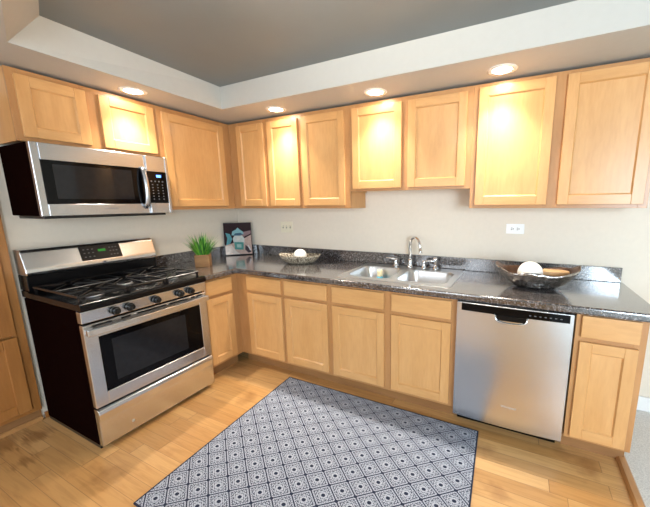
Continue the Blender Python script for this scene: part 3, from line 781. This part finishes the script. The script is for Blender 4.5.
def text_mesh(body, size, mat, parent, name, mtx, ext=0.0003, spacing=1.0):
    cu = bpy.data.curves.new(name, 'FONT'); cu.body = body; cu.size = size; cu.extrude = ext
    cu.align_x = 'CENTER'; cu.align_y = 'CENTER'; cu.space_character = spacing
    o = bpy.data.objects.new('txt', cu); COL.objects.link(o)
    bpy.context.view_layer.update()
    me = bpy.data.meshes.new_from_object(o.evaluated_get(bpy.context.evaluated_depsgraph_get()))
    bpy.data.objects.remove(o); bpy.data.curves.remove(cu)
    me.transform(mtx); me.materials.clear(); me.materials.append(mat)
    r = bpy.data.objects.new(name, me); COL.objects.link(r); r.parent = parent
    return r
face = Matrix.Rotation(PI/2, 4, 'X')
text_mesh('SAMSUNG', 0.016, M['letter'], door, 'lettering', Matrix.Translation((-0.03, -0.4055, 1.431 - dz)) @ face, spacing=1.15)

# ------------------------------------------------------------------ dishwasher
dw = thing('dishwasher', 'stainless steel dishwasher with black control strip between the base cabinets', 'dishwasher', (2.877, 0, 0))
MB(M['rubber']).box(-0.297, 0.297, -0.672, -0.05, 0.10, 0.846).obj('body', dw)
MB(M['black']).box(-0.290, 0.290, -0.610, -0.58, 0.002, 0.0995).obj('toe_kick', dw)
dd = MB(M['steel_v'])
dwf = -0.722
# slightly bowed door skin with a recess for the pocket handle
NX = 24
def door_skin():
    pts2 = []
    for k in range(NX + 1):
        u_ = -1 + 2.0 * k / NX; pts2.append((u_ * 0.3045, dwf + 0.010 * u_ * u_))
    back_ = [(0.3045, -0.673), (-0.3045, -0.673)]
    return pts2 + back_
dd.prism(door_skin(), 2, 0.092, 0.850, 0.003, 2)
for f in dd.bm.faces: f.smooth = False
ddo = dd.obj('door', dw)
cp = MB(M['glass_black'])
arc = [(-0.276 + 0.562 * k / 12, 0) for k in range(13)]
def bowy(x): return dwf + 0.010 * (x / 0.3) ** 2
cp.prism([(x, bowy(x) - 0.0025) for x, _ in arc] + [(x, bowy(x) + 0.006) for x, _ in arc[::-1]], 2, 0.800, 0.845, 0.001)
cpo = cp.obj('control_strip', ddo)
kk = MB(M['key'])
for x_ in (0.09, 0.115, 0.14, 0.165, 0.19, 0.215, 0.24): kk.box(x_, x_ + 0.010, bowy(x_) - 0.0031, bowy(x_) - 0.0024, 0.818, 0.822)
kk.obj('keypad_marks', cpo)
# pocket handle: dark recess plate with a chrome lip
MB(M['black']).box(-0.080, 0.078, dwf - 0.0018, dwf + 0.004, 0.768, 0.7995, 0.001).obj('handle_recess', ddo)
hl = MB(M['chrome'])
pp = [(-0.084, dwf - 0.004, 0.800), (-0.082, dwf - 0.006, 0.778), (-0.070, dwf - 0.009, 0.765), (-0.040, dwf - 0.011, 0.759), (0, dwf - 0.012, 0.757), (0.040, dwf - 0.011, 0.759), (0.068, dwf - 0.009, 0.765), (0.080, dwf - 0.006, 0.778), (0.082, dwf - 0.004, 0.800)]
hl.tube(pp, 0.0055, 10)
hl.prism([(-0.072, 0.762), (0.072, 0.762), (0.068, 0.770), (-0.068, 0.770)], 1, dwf - 0.006, dwf - 0.002)
hl.obj('handle', ddo)
text_mesh('Whirlpool', 0.020, M['letter_pale'], ddo, 'lettering', Matrix.Translation((0.02, dwf - 0.0006, 0.232)) @ face)

# ------------------------------------------------------------------ rug
b = bmesh.new(); uvl = b.loops.layers.uv.new('UVMap')
c4 = [(1.222, -0.697), (2.738, -0.703), (2.792, -1.922), (1.268, -1.918)]
uvs = [(0, 0), (1, 0), (1, 1), (0, 1)]
def bil(u_, v_):
    a = Vector(c4[0]).lerp(Vector(c4[1]), u_); c = Vector(c4[3]).lerp(Vector(c4[2]), u_); return a.lerp(c, v_)
G = 12
gr = [[b.verts.new((*bil(i / G, j / G), 0.008)) for i in range(G + 1)] for j in range(G + 1)]
for j in range(G):
    for i in range(G):
        f = b.faces.new((gr[j][i], gr[j+1][i], gr[j+1][i+1], gr[j][i+1]))
        for lp, (a, c) in zip(f.loops, ((i, j), (i, j + 1), (i + 1, j + 1), (i + 1, j))): lp[uvl].uv = (a / G, c / G)
ring = [gr[0][i] for i in range(G + 1)] + [gr[j][G] for j in range(1, G + 1)] + [gr[G][i] for i in range(G - 1, -1, -1)] + [gr[j][0] for j in range(G - 1, 0, -1)]
lowr = [b.verts.new((v.co.x, v.co.y, 0.0006)) for v in ring]
for i in range(len(ring)):
    j = (i + 1) % len(ring); f = b.faces.new((ring[i], ring[j], lowr[j], lowr[i]))
    for lp in f.loops: lp[uvl].uv = (0.001, 0.001)
bmesh.ops.recalc_face_normals(b, faces=b.faces)
me = bpy.data.meshes.new('rug'); b.to_mesh(me); b.free(); me.materials.append(M['rug'])
rug = bpy.data.objects.new('rug', me); COL.objects.link(rug)
tag(rug, 'navy and white diamond-patterned rug lying on the oak floor', 'rug')

# ------------------------------------------------------------------ recessed lights
def downlight(x, y, label, z=Z_SOF):
    t_ = thing('recessed_light', label, 'light', (x, y, z), 0, 'recessed ceiling lights')
    MB(M['lamp_trim']).lathe([(0.052, -0.0005), (0.056, -0.006), (0.080, -0.004), (0.082, -0.0005)], n=40).obj('trim_ring', t_)
    MB(M['lamp']).lathe([(0.0, -0.0035), (0.050, -0.0035), (0.053, -0.0010)], n=40).obj('lens', t_)
    sd = bpy.data.lights.new('downlight_beam', 'SPOT')
    sd.energy = SPOT_POWER; sd.color = (1.0, 0.91, 0.79); sd.spot_size = math.radians(100); sd.spot_blend = 1.0; sd.shadow_soft_size = 0.045
    so = bpy.data.objects.new('downlight_beam', sd); COL.objects.link(so); so.parent = t_; so.location = (0, 0, -0.012)
    return t_
downlight(0.420, -1.185, 'round recessed light in the soffit above the short cabinet over the microwave')
downlight(0.995, -0.415, 'round recessed light in the soffit nearest the corner of the back wall')
downlight(1.900, -0.415, 'round recessed light in the soffit above the left door of the sink wall cabinet')
downlight(2.730, -0.425, 'round recessed light in the soffit above the tall right-hand wall cabinet')
cl = thing('added_ceiling_uplight', 'bowl-shaped metal ceiling light added out of view to brighten the grey tray', 'light', (2.15, -1.95, Z_CEIL), 0)  # unseen uplight, added to brighten the tray ceiling
MB(M['chrome']).lathe([(0.0, -0.0005), (0.06, -0.0005), (0.06, -0.015), (0.010, -0.025), (0.010, -0.30), (0.0, -0.30)]).obj('added_uplight_canopy', cl)
MB(M['white_trim']).lathe([(0.0, -0.325), (0.07, -0.318), (0.12, -0.295), (0.145, -0.26), (0.140, -0.26), (0.115, -0.290), (0.068, -0.308), (0.0, -0.313)], n=40).obj('added_uplight_bowl', cl)
ul = bpy.data.lights.new('added_uplight_bulb', 'POINT'); ul.energy = 16; ul.color = (1.0, 0.92, 0.80); ul.shadow_soft_size = 0.04
uo = bpy.data.objects.new('added_uplight_bulb', ul); COL.objects.link(uo); uo.parent = cl; uo.location = (0.05, 0, -0.255)

# ------------------------------------------------------------------ small things on the counter
TOP = CZ1 + 0.0004
def boat_bowl(name, label, loc, rotz, L_, W_, H_, mats, base_l, base_w, rim_wave, tip, th=0.006, cat='bowl'):
    b = bmesh.new(); n = 48; rows = 9
    def ring(sx_, sy_, z, wav, tipz):
        r = []
        for k in range(n):
            a = 2 * PI * k / n; ca, sa = math.cos(a), math.sin(a)
            x = sx_ * math.copysign(abs(ca) ** 0.9, ca); y = sy_ * math.copysign(abs(sa) ** 1.15, sa)
            zz = z + tipz * abs(ca) ** 4 + wav * math.sin(a * 7 + 0.7) * 0.5 + wav * 0.4 * math.sin(a * 3)
            r.append(b.verts.new((x, y, zz)))
        return r
    out = []; inn = []
    for i in range(rows):
        u_ = i / (rows - 1); s_ = u_ ** 0.62
        out.append(ring(base_l + (L_/2 - base_l) * u_ ** 0.75, base_w + (W_/2 - base_w) * u_ ** 0.75, H_ * u_ ** 1.35, rim_wave * u_ ** 3, tip * u_ ** 3))
    for i in range(rows):
        u_ = i / (rows - 1)
        inn.append(ring(max(0.005, base_l - th + (L_/2 - base_l) * u_ ** 0.75), max(0.004, base_w - th + (W_/2 - base_w) * u_ ** 0.75), th + (H_ - th) * u_ ** 1.35, rim_wave * u_ ** 3, tip * u_ ** 3))
    def quads(A, B_, mi):
        for k in range(n):
            f = b.faces.new((A[k], A[(k+1) % n], B_[(k+1) % n], B_[k])); f.smooth = True; f.material_index = mi
    for i in range(rows - 1): quads(out[i], out[i+1], 0); quads(inn[i+1], inn[i], 1)
    quads(out[-1], inn[-1], 0)
    b.faces.new(out[0][::-1]); f = b.faces.new(inn[0]); f.material_index = 1
    bmesh.ops.recalc_face_normals(b, faces=b.faces)
    me = bpy.data.meshes.new(name); b.to_mesh(me); b.free()
    for m_ in mats: me.materials.append(m_)
    o = bpy.data.objects.new(name, me); COL.objects.link(o); o.location = loc; o.rotation_euler.z = rotz
    return tag(o, label, cat)
boat_bowl('decorative_bowl', 'beige and brown shell mosaic bowl on the counter left of the sink', (1.065, -0.285, TOP), 0.30, 0.405, 0.24, 0.078, (M['mosaic'], M['mosaic']), 0.09, 0.06, 0.004, 0.010)
o = MB(M['ball']).sphere((0, 0, 0), 0.060).obj('decorative_ball', None, (1.07, -0.285, TOP + 0.072)); tag(o, 'cream ball lying in the shell mosaic bowl', 'ball')
boat_bowl('decorative_bowl', 'large silver boat-shaped bowl with dark inside on the counter above the dishwasher', (3.00, -0.36, TOP), 0.05, 0.49, 0.30, 0.108, (M['silver'], M['bowl_dark']), 0.09, 0.06, 0.012, 0.038)
o = MB(M['ball']).sphere((0, 0, 0), 0.076).obj('decorative_ball', None, (2.968, -0.375, TOP + 0.090)); tag(o, 'large white ball lying in the silver bowl', 'ball')
s = MB(M['tan']); s.prism([(-0.075, -0.035), (0.075, -0.03), (0.085, 0.0), (0.05, 0.035), (-0.06, 0.04)], 2, 0, 0.035, 0.008, 2)
o = s.obj('driftwood_piece', None, (3.105, -0.350, TOP + 0.082), 0.1); tag(o, 'orange tan wedge lying in the silver bowl beside the white ball', 'ornament')

# potted artificial grass
pl = thing('potted_grass', 'bright green potted grass in a square wooden pot beside the stove', 'plant', (0.345, -0.735, TOP), 0.75)
s = MB(M['pot'], M['soil']); pw = 0.058
s.box(-pw, pw, -pw, -pw + 0.008, 0, 0.108, 0.0015); s.box(-pw, pw, pw - 0.008, pw, 0, 0.108, 0.0015)
s.box(-pw, -pw + 0.008, -pw + 0.008, pw - 0.008, 0, 0.108, 0.0015); s.box(pw - 0.008, pw, -pw + 0.008, pw - 0.008, 0, 0.108, 0.0015)
s.box(-pw + 0.008, pw - 0.008, -pw + 0.008, pw - 0.008, 0, 0.096, mi=1)
s.obj('pot', pl)
rg = random.Random(3)
b = bmesh.new()
for i in range(150):
    a = rg.uniform(0, 2*PI); r0 = 0.045 * math.sqrt(rg.random()); lean = (r0 / 0.045) * rg.uniform(0.35, 1.0) * 1.12 + rg.uniform(-0.05, 0.1)
    ln = rg.uniform(0.13, 0.215); w = rg.uniform(0.0035, 0.0058)
    da = a + rg.uniform(-0.4, 0.4); dx, dy = math.cos(da), math.sin(da); px_, py_ = -dy, dx
    base_ = Vector((r0*math.cos(a), r0*math.sin(a), 0.094)); mi = rg.choice((0, 0, 1, 1, 1, 2)); prev = None
    p = base_.copy()
    for k in range(6):
        u_ = k / 5; th_ = lean * (0.55 + 0.65 * u_)
        if k: p = p + Vector((dx * math.sin(th_), dy * math.sin(th_), math.cos(th_))) * (ln / 5)
        ww = w * (1 - u_ ** 2.2) + 0.0003; rise = 0.0012 * (1 - u_)
        cur = [b.verts.new(p + Vector((px_*ww, py_*ww, 0))), b.verts.new(p - Vector((dx, dy, 0)) * rise * 1.5), b.verts.new(p - Vector((px_*ww, py_*ww, 0))), b.verts.new(p + Vector((dx, dy, 0)) * rise)]
        if prev:
            for q in range(4):
                f = b.faces.new((prev[q], prev[(q+1) % 4], cur[(q+1) % 4], cur[q])); f.material_index = mi
        prev = cur
me = bpy.data.meshes.new('grass_blades'); b.to_mesh(me); b.free()
for k in ('leaf_dark', 'leaf_mid', 'leaf_light'): me.materials.append(M[k])
g = bpy.data.objects.new('grass_blades', me); COL.objects.link(g); g.parent = pl; g['kind'] = 'stuff'

# picture leaning into the corner
PW, PH = 0.278, 0.348
pic = thing('picture', 'small canvas picture of a teal jar leaning in the counter corner', 'picture', (0.158, -0.166, TOP + 0.004), PI/4)
tilt = Matrix.Rotation(-0.13, 4, 'X')
MB(plain('canvas_edge', (0.015, 0.012, 0.014), 0.5)).box(-PW/2, PW/2, 0, 0.018, 0.0, PH, 0.002, rot=tilt).obj('canvas', pic)
def paint(name, col): return plain(name, col, 0.75, noise=0.12, nscale=50, spec=0.2)
layers = [
    ('plum_ground', (0.026, 0.013, 0.016), [(-.5, 0), (.5, 0), (.5, 1), (-.5, 1)]),
    ('blush_table', (0.50, 0.36, 0.31), [(-.5, 0), (-.5, .30), (-.22, .36), (.12, .46), (.5, .62), (.5, 0)]),
    ('white_cloth', (0.62, 0.56, 0.52), [(-.5, 0), (-.5, .27), (-.25, .30), (-.12, .12), (.05, .0)]),
    ('dusk_band', (0.26, 0.17, 0.18), [(.12, .52), (.5, .66), (.5, .76), (.10, .70)]),
    ('teal_cup', (0.09, 0.27, 0.31), [(-.46, .30), (-.30, .36), (-.22, .50), (-.30, .66), (-.46, .70), (-.40, .52)]),
    ('teal_lid', (0.22, 0.42, 0.46), [(-.24, .62), (-.20, .74), (-.06, .80), (.00, .86), (.08, .80), (.20, .72), (.22, .64), (.0, .60)]),
    ('lid_shade', (0.05, 0.11, 0.17), [(-.16, .62), (-.10, .68), (.10, .69), (.20, .64), (.05, .60)]),
    ('jar_glass', (0.52, 0.56, 0.54), [(-.17, .36), (-.20, .50), (-.14, .60), (.16, .60), (.24, .50), (.22, .34)]),
    ('jar_label', (0.08, 0.26, 0.24), [(-.14, .16), (-.16, .40), (.20, .38), (.18, .14)]),
    ('jar_motif', (0.60, 0.58, 0.54), [(-.04, .44), (-.08, .50), (-.02, .57), (.06, .56), (.08, .48), (.02, .43)]),
    ('label_mark', (0.30, 0.45, 0.42), [(-.06, .22), (-.07, .33), (.11, .32), (.10, .21)]),
    ('jar_shadow', (0.06, 0.045, 0.055), [(.24, .14), (.26, .30), (.40, .18), (.48, .06), (.36, .03)]),
    ('spoon', (0.66, 0.66, 0.68), [(.34, .27), (.38, .28), (.46, .12), (.43, .10)]),
]
for i, (nm, col, pts2) in enumerate(layers):
    s = MB(paint('paint_' + nm, col)); y_ = -0.0006 - 0.00035 * i
    if i == 0: sc_ = 0.985
    else: sc_ = 0.955
    s.prism([(p[0] * PW * sc_, 0.007 + p[1] * (PH - 0.014)) for p in pts2], 1, y_ - 0.0003, y_ + 0.0002)
    bmesh.ops.transform(s.bm, matrix=tilt, verts=s.bm.verts)
    layers[i] = s
art = MB()
for i, s in enumerate(layers):
    for f in s.bm.faces: f.material_index = i
    me = bpy.data.meshes.new('t'); s.bm.to_mesh(me); art.bm.from_mesh(me); bpy.data.meshes.remove(me); s.bm.free(); art.mats.append(s.mats[0])
art.obj('painting', pic)

# wall plates
ou = thing('wall_outlet', 'white double wall outlet mounted sideways above the silver bowl', 'outlet', (2.858, 0, 1.243))
MB(M['plate_white']).box(-0.062, 0.062, -0.006, -0.0005, -0.037, 0.037, 0.003, 2).obj('cover_plate', ou)
for cx_ in (-0.020, 0.020):
    s = MB(M['plate_white']); s.cyl((cx_, -0.0068, 0), 0.0165, 0.003, 1, 24, bev=0.0008); rc = s.obj('receptacle', ou)
    s = MB(M['slot'])
    for dx, dz_ in ((-0.003, 0.006), (-0.003, -0.006)): s.box(cx_ + dx - 0.0055, cx_ + dx + 0.0055, -0.0088, -0.0079, dz_ - 0.002, dz_ + 0.002)
    s.cyl((cx_ + 0.008, -0.0084, 0), 0.0035, 0.001, 1, 12); s.obj('slots', rc)
sw = thing('light_switch', 'ivory triple light switch plate on the back wall above the shell bowl', 'switch', (0.693, 0, 1.205))
MB(M['plate_ivory']).box(-0.078, 0.078, -0.006, -0.0005, -0.057, 0.057, 0.003, 2).obj('cover_plate', sw)
for cx_ in (-0.046, 0.0, 0.046):
    s = MB(M['slot'], M['plate_ivory']); s.box(cx_ - 0.006, cx_ + 0.006, -0.0066, -0.0058, -0.013, 0.013)
    s.box(cx_ - 0.004, cx_ + 0.004, -0.016, -0.0062, 0.000, 0.009, 0.001, mi=1, rot=None); s.obj('toggle', sw)
